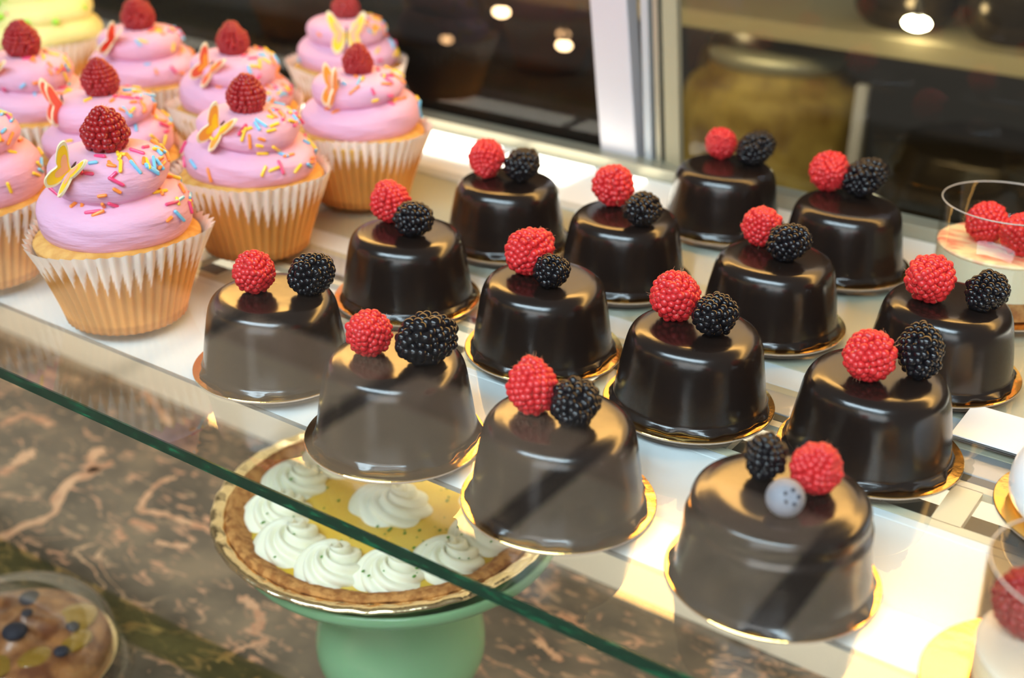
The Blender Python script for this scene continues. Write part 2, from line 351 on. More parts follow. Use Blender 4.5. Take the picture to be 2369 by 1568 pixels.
# rear ledge; glowing segments imitate the overhead lamp's reflection in it
lg = rail_obj('rear_ledge', X0, X1, 0.341, 0.432, ZT - 0.004, ZT + 0.001, M['ledge'], 'white ledge with lit segments along the back of the shelf', 'ledge')
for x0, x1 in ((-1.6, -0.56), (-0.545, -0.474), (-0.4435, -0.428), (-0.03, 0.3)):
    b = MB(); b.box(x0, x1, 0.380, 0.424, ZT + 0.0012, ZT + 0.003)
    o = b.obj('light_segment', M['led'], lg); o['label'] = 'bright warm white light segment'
rail_obj('trim_7', X0, X1, 0.4325, 0.452, -0.03, 0.004, M['track'], 'metal track the rear doors slide in', 'door track', kind='structure')
# rear sliding doors and the post
b = MB(); b.box(X0, -0.485, 0.456, 0.461, -0.01, 0.20); setp(b.obj('door_1', M['door_dark']), 'smoked glass rear door of the case', 'door', kind='structure')
b = MB(); b.box(-0.443, X1, 0.456, 0.461, -0.01, 0.20); setp(b.obj('door_2', M['door_clear']), 'clear glass rear door of the case', 'door', kind='structure')
b = MB()
for (x0, x1, y0, y1) in ((-0.4803, -0.4482, 0.446, 0.462),):
    t = -0.0178
    V = [(x0, y0, -0.006), (x1, y0, -0.006), (x0, y1, -0.006), (x1, y1, -0.006)]
    V += [(x + t * 1.2, y, 0.145) for x, y, z in V]
    b.add(V, [(0, 2, 3, 1), (4, 5, 7, 6), (0, 1, 5, 4), (2, 6, 7, 3), (0, 4, 6, 2), (1, 3, 7, 5)])
post = setp(b.obj('door_post', M['alu'], bevel=0.001), 'pale grey metal post between the two rear doors', 'post')
for dx, wd, mm in ((0.006, 0.006, 'grey'), (0.016, 0.004, 'track'), (0.024, 0.012, 'board_w')):
    b = MB(); V = []
    x0 = -0.4482 + dx; x1 = x0 + wd; t = -0.022
    V = [(x0, .448, -.006), (x1, .448, -.006), (x0, .455, -.006), (x1, .455, -.006)]; V += [(x + t * 0.72, y, 0.145) for x, y, z in V]
    b.add(V, [(0, 2, 3, 1), (4, 5, 7, 6), (0, 1, 5, 4), (2, 6, 7, 3), (0, 4, 6, 2), (1, 3, 7, 5)])
    b.obj('edge_strip', M[mm], post)
# light header above the rear doors (out of frame, lights the case and shines back from glaze and glass)
fx = empty('light_header', (0, 0.44, 0.2)); setp(fx, 'backlit header panel with bright lamp diffuser above the rear doors', 'light fixture')
b = MB(); b.box(X0, X1, 0.012, 0.03, -0.033, 0.215); b.obj('housing', M['fixture'], fx)
b = MB(); b.box(X0, X1, 0.008, 0.012, -0.033, -0.012); b.obj('taupe_panel', M['taupe'], fx)  # unseen panel, glow added for the brown reflection in the cake tops
b = MB(); b.box(X0, X1, 0.008, 0.012, -0.0118, 0.102); b.obj('honey_panel', M['honey'], fx)  # glow put into this unseen panel for gold reflections on the glaze
b = MB(); b.box(X0, X1, 0.006, 0.012, 0.115, 0.208); b.obj('lamp_diffuser', M['cream'], fx)
# front glass
b = MB(); b.box(X0, X1, -0.116, -0.110, ZM - 0.03, 0.75)
setp(b.obj('front_pane', M['front']), 'large clear front pane of the display case mirroring the floor', 'glass pane')
# olive glass strip on the marble
V = [(-1.3, 0.070, 0), (-0.2, 0.125, 0), (-0.2, 0.096, 0), (-1.3, 0.041, 0)]
b = MB(); b.add([(x, y, 0.0) for x, y, _ in V] + [(x, y, 0.005) for x, y, _ in V], [(3, 2, 1, 0), (4, 5, 6, 7), (0, 1, 5, 4), (1, 2, 6, 5), (2, 3, 7, 6), (3, 0, 4, 7)])
setp(b.obj('glass_strip', M['olive_glass'], loc=(0, 0, ZM + 0.0002)), 'olive tinted glass strip lying on the marble behind the pastry', 'glass strip')

# ------------------------------------------------------------------ behind the doors
rail_obj('rear_shelf', -2.2, 0.6, 0.95, 1.20, -0.010, 0.0095, M['board_w'], 'blurred beige shelf board seen through the rear door', 'shelf')
rail_obj('back_counter', -0.86, 0.6, 0.90, 1.4, -0.32, -0.295, M['room'], 'dark counter behind the case', 'counter')
def jar(x, y, z, r, h, lab, contents):
    j = empty('storage_jar', (x, y, z)); setp(j, lab, 'jar')
    V, F = lathe(smooth_prof([(r * .85, 0), (r, .03), (r, h * .8), (r * .8, h * .93), (r * .7, h)], 24), 48); obj('contents', V, F, contents, j)
    V, F = lathe([(r * .72, h), (r * .75, h + .004), (r * .75, h + .02), (r * .6, h + .024)], 48); obj('jar_lid', V, F, M['track'], j)
    return j
jar(-0.60, 1.06, -0.295, 0.112, 0.235, 'large blurred amber jar behind the right rear door', M['amber'])
jar(-0.71, 1.25, -0.295, 0.08, 0.22, 'blurred olive jar at the post side behind the rear door', M['amber'])
b = MB(); b.box(-0.475, -0.462, 0.99, 1.0, -0.295, -0.055)
setp(b.obj('metal_handle', M['alu']), 'thin pale upright strip beside the amber jar', 'handle')  # pale strip standing for the highlight on the jar's side
V, F = lathe(smooth_prof([(0.07, 0), (0.1, 0.04), (0.105, 0.12), (0.085, 0.18)], 20), 48)
setp(obj('dark_pot', V, F, M['pot'], loc=(-0.345, 1.06, -0.295)), 'dark blurred pot at the right behind the rear door', 'pot')
def pot(x, lab):
    p_ = empty('copper_pot', (x, 1.03, 0.0095)); setp(p_, lab, 'pot', 'dark pots on the rear shelf')
    V, F = lathe(smooth_prof([(0.04, 0), (0.056, 0.02), (0.058, 0.06), (0.045, 0.09)], 20), 40); obj('pot_body', V, F, M['pot'], p_)
    V, F = lathe([(0.047, 0.09), (0.047, 0.094), (0.02, 0.104), (0.008, 0.108), (0.010, 0.118), (0.004, 0.12)], 40); obj('pot_lid', V, F, M['pot'], p_)
pot(-0.445, 'dark round pot on the rear shelf beside the bright bulb')
pot(-0.325, 'dark round pot on the rear shelf at the far right corner')
def lamp(x, y, z, r, lab, m_):
    l = empty('pendant_bulb', (x, y, z)); setp(l, lab, 'lamp', 'blurred bulbs behind the rear doors')
    obj('bulb', ICO2[0] * r * np.array((1.5, 1, 0.8)), ICO2[1], m_, l)
    V, F = lathe([(r * .5, r * .7), (r * .6, r * 1.0), (r * .5, r * 2.2), (r * .15, r * 2.6), (r * .12, r * 40)], 16); obj('bulb_cord', V, F, M['shade'], l)
lamp(-0.405, 0.945, 0.030, 0.0100, 'bright glowing bulb seen through the right rear door', M['bulb_big'])
lamp(-0.716, 1.2, -0.021, 0.007, 'small bulb at the top edge right of the door post', M['bulb'])
lamp(-1.111, 1.2, -0.090, 0.009, 'largest warm bulb behind the smoked door', M['bulb'])
lamp(-0.997, 1.2, -0.124, 0.008, 'lowest warm bulb behind the smoked door near the post', M['bulb'])
M['bulb_dim'] = mat('dim_bulb', (1, 1, 1), 0.5, emit=(1.0, 0.62, 0.30), es=6)
lamp(-1.231, 1.22, -0.152, 0.007, 'dim warm bulb behind the smoked door beside the cupcakes', M['bulb_dim'])
lamp(-1.024, 1.24, -0.118, 0.007, 'dim warm bulb between the two brighter ones behind the smoked door', M['bulb_dim'])

# ------------------------------------------------------------------ berries
def drupelets(H, size, seed, jitter, lo=-62, hi=86, cone=0.0, sub=ICO3):
    r_ = np.random.default_rng(seed); V = []; F = []; nb = 0
    a = math.radians(lo); rows = []
    while a < math.radians(hi): 
        rows.append(a); a += size * 1.62 / math.hypot(H * math.cos(a), math.sin(a) * 1.0 + 1e-6)
    rows.append(math.radians(90))
    IV, IF = sub
    for ri, a in enumerate(rows):
        rr = math.cos(a) * (1 - cone * max(0, math.sin(a))); z = H * math.sin(a)
        n = max(1, int(round(2 * PI * max(rr, 0) / (size * 1.78))))
        for k in range(n):
            ph = 2 * PI * (k + 0.5 * (ri % 2)) / n + 2.4 * ri * (rr < 0.75) + r_.normal(0, 0.06 * jitter)
            nrm = np.array((math.cos(ph) * math.cos(a) / 1.0, math.sin(ph) * math.cos(a), math.sin(a) / H + cone * 0.5 * math.cos(a))); nrm /= np.linalg.norm(nrm)
            c = np.array((rr * math.cos(ph), rr * math.sin(ph), z)) * 0.86
            s = size * (1 + r_.normal(0, 0.10 * jitter))
            q = np.array(Vector(nrm).to_track_quat('Z', 'Y').to_matrix())
            P = IV * np.array((s, s * (1 + r_.normal(0, .06)), s * 1.05))
            P = P @ q.T + c + nrm * r_.normal(0, 0.02 * jitter)
            V.append(P); F.append(IF + nb); nb += len(IV)
    # core
    cv, cf = lathe([(max(0.01, math.cos(t) * (1 - cone * max(0, math.sin(t))) * 0.84), H * 0.84 * math.sin(t)) for t in np.linspace(math.radians(lo), math.radians(89), 10)], 20)
    V.append(np.array(cv)); nV = nb; 
    V = np.concatenate(V); Fl = [tuple(f) for f in np.concatenate(F)] + [tuple(i + nV for i in f) for f in cf]
    return V, Fl

def hairs(H, n, seed, cone):
    r_ = np.random.default_rng(seed); b = MB()
    for _ in range(n):
        a = math.radians(r_.uniform(-50, 80)); ph = r_.uniform(0, 2 * PI)
        nrm = np.array((math.cos(ph) * math.cos(a), math.sin(ph) * math.cos(a), math.sin(a)))
        c = np.array((math.cos(a) * (1 - cone * max(0, math.sin(a))) * math.cos(ph), math.cos(a) * (1 - cone * max(0, math.sin(a))) * math.sin(ph), H * math.sin(a)))
        d = nrm + r_.normal(0, .5, 3); d /= np.linalg.norm(d); e = np.cross(d, (0.3, 0.5, 0.8)); e /= np.linalg.norm(e); f = np.cross(d, e)
        p0 = c * 0.98; p1 = c + d * 0.10; p2 = c + d * 0.17 + r_.normal(0, .04, 3); w0 = 0.008
        V = []
        for p_, ww in ((p0, w0), (p1, w0 * .8), (p2, w0 * .3)):
            for t in range(3): V.append(p_ + (e * math.cos(t * 2.094) + f * math.sin(t * 2.094)) * ww)
        Fh = []
        for i in range(2):
            for t in range(3): Fh.append((i * 3 + t, i * 3 + (t + 1) % 3, i * 3 + 3 + (t + 1) % 3, i * 3 + 3 + t))
        b.add(V, Fh)
    return b.V, b.F

BERRY = {}
def berry_mesh(key, H, size, seed, jit, m_, cone=0.0, nh=0, lo=-84):
    V, F = drupelets(H, size, seed, jit, lo=lo, cone=cone); mi = [0] * len(F); 
    if nh:
        hv, hf = hairs(H, nh, seed, cone); nb = len(V); V = np.concatenate([V, np.array(hv)]); F = F + [tuple(i + nb for i in f) for f in hf]; mi += [1] * len(hf)
    nv = len(V) - (len(hv) if nh else 0)
    ext = np.abs(V[:nv, :2]).max(); V = V / ext
    BERRY[key] = (mesh_data(key, V, F, [m_, M['hair']], mi), V[:nv])
for i in range(3):
    berry_mesh('raspberry_%d' % i, 1.0 + .08 * i, 0.165, 10 + i, 1.0, M['rasp'], 0.18 + .06 * i, 34)
    berry_mesh('raspberry_dark_%d' % i, 1.10 + .05 * i, 0.165, 20 + i, 1.0, M['raspd'], 0.34, 34, lo=-50)
    berry_mesh('blackberry_%d' % i, 1.22 + .06 * i, 0.21, 30 + i, 1.5, M['black'], 0.12, 0)

def dirv(right, up, toward):
    """a direction named by how it runs in the photo, as a vector in the place"""
    rh = Vector((0.8195, 0.5731, 0)); tw = Vector((0.5664, -0.8241, 0))
    return (rh * right + Vector((0, 0, 1)) * up + tw * toward).normalized()

def place_berry(name, key, x, y, zfloor, R, tip, spin, label, cat, group, sink=0.0006):
    me, V = BERRY[key]
    q = rot_to(tip, spin); Mx = np.array(q.to_matrix())
    zmin = (V @ Mx.T)[:, 2].min() * R
    o = link(name, me, loc=(x, y, zfloor - zmin - sink), scale=R)
    o.rotation_mode = 'QUATERNION'; o.rotation_quaternion = q
    return setp(o, label, cat, group)

# ------------------------------------------------------------------ chocolate cakes
CAKE_H = 0.0396
def cake_mesh(seed, step=False):
    r_ = np.random.default_rng(seed); n = 128
    pts = [(0.0385, 0.0), (0.0392, 0.0010), (0.0384, 0.0026), (0.0374, 0.0042), (0.0368, 0.008), (0.0356, 0.016), (0.0344, 0.023), (0.0334, 0.0288), (0.0323, 0.0332), (0.0306, 0.0364), (0.0284, 0.0383), (0.0258, 0.0392), (0.022, 0.0396), (0.011, 0.0396), (0.0005, 0.0396)]
    if step: pts[6:10] = [(0.0352, 0.022), (0.0350, 0.0265), (0.0336, 0.0295), (0.0334, 0.0335), (0.0318, 0.0368)]
    P = smooth_prof(pts, 70); V = []
    ph = r_.uniform(0, 6.28, 8)
    for i, (r, z) in enumerate(P):
        t = z / CAKE_H
        for k in range(n):
            a = 2 * PI * k / n
            wob = 1 + 0.008 * math.sin(2 * a + ph[0]) + 0.005 * math.sin(3 * a + ph[1]) * (1 - t) + 0.004 * math.sin(5 * a + ph[2] + 4 * t)
            foot = (0.020 * math.sin(7 * a + ph[3]) + 0.014 * math.sin(13 * a + ph[4]) + 0.01 * math.sin(23 * a + ph[5])) * math.exp(-(z / 0.0022) ** 2)
            dz = 0.0005 * math.sin(3 * a + ph[6]) * (1 if 0.8 < t and r > 0.02 else 0) * 0
            V.append((r * (wob + foot) * math.cos(a), r * (wob + foot) * math.sin(a), z + dz))
    F = []
    for i in range(len(P) - 1):
        for k in range(n):
            k2 = (k + 1) % n; F.append((i * n + k, i * n + k2, (i + 1) * n + k2, (i + 1) * n + k))
    F.append(tuple(range(n - 1, -1, -1))); F.append(tuple((len(P) - 1) * n + k for k in range(n)))
    return mesh_data('chocolate_cake', V, F, M['choc'])
CM = [cake_mesh(s) for s in (1, 2, 3, 4)]; CM4 = cake_mesh(9, True)
V, F = lathe([(0.0422, 0.0), (0.0424, 0.0004), (0.0424, 0.0010), (0.0421, 0.0013)], 96); BOARD = mesh_data('cake_board', V, F, [M['gold'], M['gold_edge']], [1] * (96 * 3 - 96) + [0] * 96 + [1, 0], smooth=False)
CAKES = [  # row, place in row, x, y, board x, board y, berries
 ('front', 'first', -0.4290, 0.0371, -0.4292, 0.0369, [('r', -0.4366, 0.0333, .0115, (0.2, .35, 1)), ('b', -0.4121, 0.0490, .0118, (.85, .55, .1))]),
 ('front', 'second', -0.3350, 0.0210, -0.3335, 0.0180, [('r', -0.3447, 0.0144, .0115, (-.3, .5, .9)), ('b', -0.3189, 0.0243, .0126, (-.9, -.1, .5))]),
 ('front', 'third', -0.2432, 0.0182, -0.2428, 0.0187, [('r', -0.2554, 0.0151, .0116, (-.1, .9, -.5)), ('b', -0.2349, 0.0162, .0113, (-.4, -.3, .9))]),
 ('front', 'fourth', -0.1444, 0.0216, -0.1448, 0.0229, [('b', -0.1539, 0.0247, .0092, (-.1, -1, .2)), ('r', -0.1344, 0.0278, .0106, (.2, .8, .3)), ('u', -0.1373, 0.0064, .0073, None)]),
 ('second', 'first', -0.4302, 0.1456, -0.4302, 0.1457, [('r', -0.4471, 0.1518, .0125, (-.3, .8, -.4)), ('b', -0.4215, 0.1417, .0107, (.8, .3, .5))]),
 ('second', 'second', -0.3296, 0.1362, -0.3289, 0.1366, [('r', -0.3396, 0.1376, .0132, (.6, .4, -.4)), ('b', -0.3201, 0.1287, .0102, (.5, .4, .8))]),
 ('second', 'third', -0.2382, 0.1311, -0.2382, 0.1299, [('r', -0.2512, 0.1328, .0131, (.1, .4, .9)), ('b', -0.2274, 0.1285, .0116, (-.7, .1, .7))]),
 ('second', 'fourth', -0.1492, 0.1376, -0.1483, 0.1384, [('r', -0.1519, 0.1278, .0125, (-.8, -.1, .6)), ('b', -0.1348, 0.1453, .0110, (-.1, -.8, .5))]),
 ('third', 'first', -0.4357, 0.2533, -0.4358, 0.2535, [('r', -0.4509, 0.2514, .0124, (-.1, -.7, .7)), ('b', -0.4253, 0.2546, .0120, (.7, .5, .3))]),
 ('third', 'second', -0.3450, 0.2463, -0.3454, 0.2465, [('r', -0.3581, 0.2534, .0136, (.1, .9, .3)), ('b', -0.3272, 0.2344, .0113, (-.8, .1, .6))]),
 ('third', 'third', -0.2451, 0.2392, -0.2450, 0.2395, [('r', -0.2589, 0.2484, .0120, (0, .7, .7)), ('b', -0.2370, 0.2352, .0111, (.6, .5, .5))]),
 ('third', 'fourth', -0.1491, 0.2386, -0.1493, 0.2388, [('r', -0.1583, 0.2282, .0132, (-.6, .3, .7)), ('b', -0.1315, 0.2368, .0113, (-.8, -.4, .4))]),
 ('back', 'first', -0.3379, 0.3664, -0.3376, 0.3660, [('r', -0.3486, 0.3782, .0112, (.1, .5, .8)), ('b', -0.3232, 0.3776, .0124, (.7, .6, .3))]),
 ('back', 'second', -0.2455, 0.3474, -0.2449, 0.3467, [('r', -0.2647, 0.3600, .0134, (0, .2, 1)), ('b', -0.2421, 0.3612, .0122, (.8, .6, .2))]),
]
for ci, (row, pl, x, y, bx, by, bs) in enumerate(CAKES):
    where = '%s chocolate cake of the %s row' % (pl, row)
    extra = ', nearest the camera, with three berries' if ci == 3 else ', counted from the cupcakes'
    o = link('cake_board', BOARD, loc=(bx, by, 0.0002), rot=(0, 0, ci * 1.3)); setp(o, 'round gold card under the ' + where + ', counted from the cupcakes', 'cake board', 'gold cards under the chocolate cakes')
    o = link('chocolate_cake', CM4 if ci == 3 else CM[ci % 4], loc=(x, y, 0.0015), rot=(0, 0, ci * 0.9 + 0.4), scale=((1.03, 1.03, 1) if ci == 3 else 1))
    setp(o, '%s glossy dark %s' % (('first', 'second', 'third', 'fourth')[('first', 'second', 'third', 'fourth').index(pl)], 'chocolate cake of the %s row' % row + extra), 'cake', 'chocolate cakes on gold cards')
    zt = 0.0015 + CAKE_H
    for bi, (t, px, py, R, tip) in enumerate(bs):
        if t == 'u':
            Vb = ICO3[0].copy(); Fb = ICO3[1]
            # dent the crown end (+z)
            rad = np.hypot(Vb[:, 0], Vb[:, 1]); topm = Vb[:, 2] > 0
            Vb[:, 2] = np.where(topm & (rad < 0.42), Vb[:, 2] - 0.28 * (1 - rad / 0.42) + 0.06, Vb[:, 2])
            me = mesh_data('blueberry', Vb, Fb, M['blue'])
            q = rot_to(dirv(0.1, 0.55, 0.8)); u_ = link('blueberry', me, loc=(px, py, zt + R * 0.93), scale=R); u_.rotation_mode = 'QUATERNION'; u_.rotation_quaternion = q
            setp(u_, 'dusty blueberry in front of the two berries on the nearest cake', 'blueberry')
            b = MB()
            for k in range(5):
                a = 2 * PI * k / 5
                c, s_ = math.cos(a), math.sin(a)
                b.add([(0.1 * c - .08 * s_, 0.1 * s_ + .08 * c, .80), (0.1 * c + .08 * s_, 0.1 * s_ - .08 * c, .80), (0.42 * c + .1 * s_, 0.42 * s_ - .1 * c, .99), (0.47 * c, 0.47 * s_, 1.02), (0.42 * c - .1 * s_, 0.42 * s_ + .1 * c, .99)], [(0, 1, 2, 3, 4)])
            b.obj('calyx', M['blued'], u_)
        else:
            nm = 'raspberry' if t == 'r' else 'blackberry'
            place_berry(nm, '%s_%d' % (nm, (ci + bi) % 3), px, py, zt, R, dirv(*tip), ci * 1.1, ('red raspberry' if t == 'r' else 'shiny blackberry') + ' on the ' + where + ', counted from the cupcakes', nm, 'raspberries on the chocolate cakes' if t == 'r' else 'blackberries on the chocolate cakes')

# ------------------------------------------------------------------ cupcakes
FP = smooth_prof([(0.030, 0.0475), (0.0365, 0.0495), (0.0393, 0.0550), (0.0398, 0.0620), (0.0385, 0.0685), (0.0345, 0.0735), (0.0290, 0.0760), (0.0268, 0.0772), (0.0292, 0.0795), (0.0310, 0.0845), (0.0298, 0.0905), (0.0250, 0.0950), (0.0165, 0.0972), (0.008, 0.0970), (0.0004, 0.0968)], 90)
FN = 112
def frost_pt(i, a, ph, tilt, fz=1.0):
    r, z = FP[i]; zf = 0.0475 + (z - 0.0475) * fz; wgt = math.exp(-((z - 0.076) / 0.012) ** 2)
    dz = tilt * 0.004 * math.sin(a - ph) * wgt
    rr = r * (1 + 0.02 * math.sin(2 * a + ph) + 0.012 * math.sin(3 * a + 2 * ph + z * 90) + 0.006 * math.sin(6 * a + z * 400))
    return np.array((rr * math.cos(a), rr * math.sin(a), zf + dz))
def frosting(ph, tilt, fz):
    V = [frost_pt(i, 2 * PI * k / FN, ph, tilt, fz) for i in range(len(FP)) for k in range(FN)]; F = []
    for i in range(len(FP) - 1):
        for k in range(FN):
            k2 = (k + 1) % FN; F.append((i * FN + k, i * FN + k2, (i + 1) * FN + k2, (i + 1) * FN + k))
    F.append(tuple((len(FP) - 1) * FN + k for k in range(FN))); F.append(tuple(range(FN - 1, -1, -1)))
    return V, F
def liner_mesh(seed, flare=1.0, H=0.051, r0=0.0325, r1=0.0485):
    r_ = np.random.default_rng(seed); NP = 46; n = NP * 6; rows = 26; V = []; C_ = []
    lo = r_.uniform(0.017, 0.027, NP + 1); big = r_.uniform(0, 6.28, 3)
    for i in range(rows):
        t = i / (rows - 1); z0 = t * H
        for k in range(n):
            ph = (k % 6) / 6.0; pl = k // 6; a = 2 * PI * k / n
            tri = 1 - abs(2 * ph - 1)                        # 1 on the ridge
            amp = 0.0009 + 0.0022 * t
            base = r0 + (r1 - r0) * (t ** 1.15)
            wave = 0.0016 * t ** 3 * math.sin(3 * a + big[0]) + 0.0014 * t ** 3 * math.sin(5 * a + big[1])
            r = base * (1) + wave + amp * (tri - 0.5)
            z = z0 + 0.0020 * (tri - .5) * t ** 6 + 0.0014 * t ** 3 * math.sin(2 * a + big[2])
            if i == 0: z = 0.0
            V.append((r * math.cos(a), r * math.sin(a), z))
            lim = 0.042 - 0.013 * tri + 0.004 * math.sin(4 * a + big[2]) + 0.2 * (lo[pl] - .022)
            f = min(1, max(0, (z0 - lim) / 0.0025))
            toast = 0.5 + 0.5 * math.sin(5 * a + 60 * z0)
            warm = np.array((0.70, 0.29, 0.065)) * (0.80 + 0.25 * toast) if z0 > 0.005 else np.array((0.50, 0.19, 0.04))
            warm = warm * (0.86 + 0.2 * tri)
            paper = np.array((0.90, 0.72, 0.61))
            C_.append((*(warm * (1 - f) + paper * f), 1.0))
    # floor of the liner
    F = []
    for i in range(rows - 1):
        for k in range(n):
            k2 = (k + 1) % n; F.append((i * n + k, i * n + k2, (i + 1) * n + k2, (i + 1) * n + k))
    F.append(tuple(range(n - 1, -1, -1)))
    me = mesh_data('liner', V, F, M['liner'], smooth=True)
    ca = me.color_attributes.new('col', 'FLOAT_COLOR', 'POINT'); ca.data.foreach_set('color', np.array(C_, dtype=np.float32).ravel())
    return me
LIN = [liner_mesh(s) for s in (3, 5, 8)]
V, F = lathe(smooth_prof([(0.031, 0.002), (0.039, 0.030), (0.0440, 0.0435), (0.0435, 0.0470), (0.036, 0.0500), (0.02, 0.052), (0.0005, 0.0525)], 30), 72); SPONGE = mesh_data('sponge', V, F, M['sponge'])
def capsule(L, r):
    pr = [(0.0001, -L / 2)] + [(r * math.cos(t), -L / 2 + r + r * math.sin(t)) for t in np.linspace(-1.2, 0, 4)] + [(r * math.cos(t), L / 2 - r + r * math.sin(t)) for t in np.linspace(0, 1.2, 4)] + [(0.0001, L / 2)]
    return lathe(pr, 12)
SPR = {}
for c in ('yellow', 'blue', 'orange', 'magenta'):
    for j, L_ in enumerate((0.0052, 0.0075, 0.0092)):
        V, F = capsule(L_, 0.00098); SPR[c, j] = mesh_data('sprinkle', V, F, M['spr_' + c])
WEIGHTS = dict(yellow=.32, blue=.2, orange=.3, magenta=.18)

def wing_outline(side):
    up = smooth_prof([(0, .001), (.003, .004), (.0085, .012), (.0118, .0145), (.0128, .0105), (.0098, .003), (.0078, .0005), (.0092, -.0035), (.0094, -.0085), (.0066, -.0118), (.0030, -.0092), (.0008, -.003)], 48)
    return up * np.array((side, 1))
def wing(side, open_deg, colours, parent, sc_=1.0):
    o2 = wing_outline(side); n = len(o2); a = math.radians(open_deg)
    def P(p_, z, sh=1.0, c=(0, 0)):
        x, y = (p_ - np.array(c)) * sh + np.array(c); 
        # fold: local x turns towards +z by angle a
        return (x * math.cos(a) - z * math.sin(a) * side, y, abs(x) * math.sin(a) + z * math.cos(a))
    b = MB(); th_ = 0.0011
    V = [P(p_, 0) for p_ in o2] + [P(p_, th_) for p_ in o2]
    F = [tuple(range(n)) if side < 0 else tuple(range(n - 1, -1, -1)), tuple(n + k for k in (range(n - 1, -1, -1) if side < 0 else range(n)))] + [(k, (k + 1) % n, n + (k + 1) % n, n + k) if side > 0 else (n + k, n + (k + 1) % n, (k + 1) % n, k) for k in range(n)]
    b.add(V, F, 0)
    ce = (side * 0.0065, 0.001)
    V = [P(p_, th_ + 0.0001, 0.86, ce) for p_ in o2]; b.add(V, [tuple(range(n))] if side > 0 else [tuple(range(n - 1, -1, -1))], 1)
    V = [P(p_, th_ + 0.0002, 0.50, (side * 0.0045, 0.002)) for p_ in o2]; b.add(V, [tuple(range(n))] if side > 0 else [tuple(range(n - 1, -1, -1))], 2)
    # icing on the back as well
    V = [P(p_, -0.0001, 0.86, ce) for p_ in o2]; b.add(V, [tuple(range(n - 1, -1, -1))] if side > 0 else [tuple(range(n))], 1)
    return b.obj('wing', [M['wafer'], M[colours[0]], M[colours[1]]], parent, smooth=False, scale=sc_)

def butterfly(parent, pos, axis, face, open_deg, colours, sc_=1.0):
    """axis: along the body; face: the way the upper side looks"""
    yv = Vector(axis).normalized(); zv = (Vector(face) - yv * Vector(face).dot(yv)).normalized(); xv = yv.cross(zv)
    V, F = lathe(smooth_prof([(.0001, -.0065), (.0005, -.005), (.0007, 0), (.0005, .005), (.0001, .0062)], 12), 10)
    V = [(x, z, y + 0.0012) for x, y, z in V]; F = [tuple(reversed(f)) for f in F]
    o = obj('sugar_butterfly', V, F, M['body_line'], parent)
    o.rotation_mode = 'QUATERNION'; o.rotation_quaternion = Matrix((xv, yv, zv)).transposed().to_quaternion(); o.location = pos; o.scale = (sc_,) * 3
    wing(1, open_deg, colours, o); wing(-1, open_deg, colours, o)
    return o

CUPS = [  # x, y, spin, scale, raspberry R, rasp key, butterfly colours, open, label place, nsprinkles
 (-0.543, 0.035, 0.3, 1.00, .0139, 'raspberry_dark_0', ('b_yellow', 'b_peach'), 62, 'front pink cupcake in full view beside the first chocolate cake', 58),
 (-0.559, 0.152, 1.4, 1.00, .0131, 'raspberry_dark_1', ('b_orange', 'b_yellow'), 60, 'pink cupcake behind the front one, orange butterfly facing left', 48),
 (-0.567, 0.263, 2.3, 1.00, .0118, 'raspberry_dark_2', ('b_orange', 'b_peach'), 66, 'pink cupcake standing nearest the lit back ledge with thin orange butterfly', 34),
 (-0.693, 0.392, 0.9, 1.00, .0125, 'raspberry_dark_0', ('b_yellow', 'b_peach'), 14, 'rearmost pink cupcake with an open yellow butterfly facing forward', 34),
 (-0.673, 0.250, 3.6, 1.00, .0128, 'raspberry_dark_1', ('b_red', 'b_orange'), 55, 'pink cupcake with red and orange butterfly, third back before the dark door', 34),
 (-0.657, 0.122, 4.4, 1.00, .0131, 'raspberry_dark_2', ('b_red', 'b_red'), 62, 'pink cupcake just behind the front one with an upright red butterfly', 46),
 (-0.788, 0.262, 5.1, 1.00, .0142, 'raspberry_dark_0', ('b_red', 'b_red'), 78, 'pink cupcake beside the yellow one with a folded red butterfly', 30),
 (-0.775, 0.150, 0.2, 1.02, .0139, 'raspberry_dark_1', ('b_orange', 'b_yellow'), 60, 'pink cupcake cut by the left edge with raspberry in view', 34),
 (-0.655, 0.022, 1.1, 1.00, .0139, 'raspberry_dark_2', ('b_orange', 'b_yellow'), 60, 'lowest pink cupcake cut by the left edge beside the front cupcake', 46),
]
AZ_RIGHT = math.atan2(0.5731, 0.8195); AZ_CAM = math.atan2(-0.8241, 0.5664)
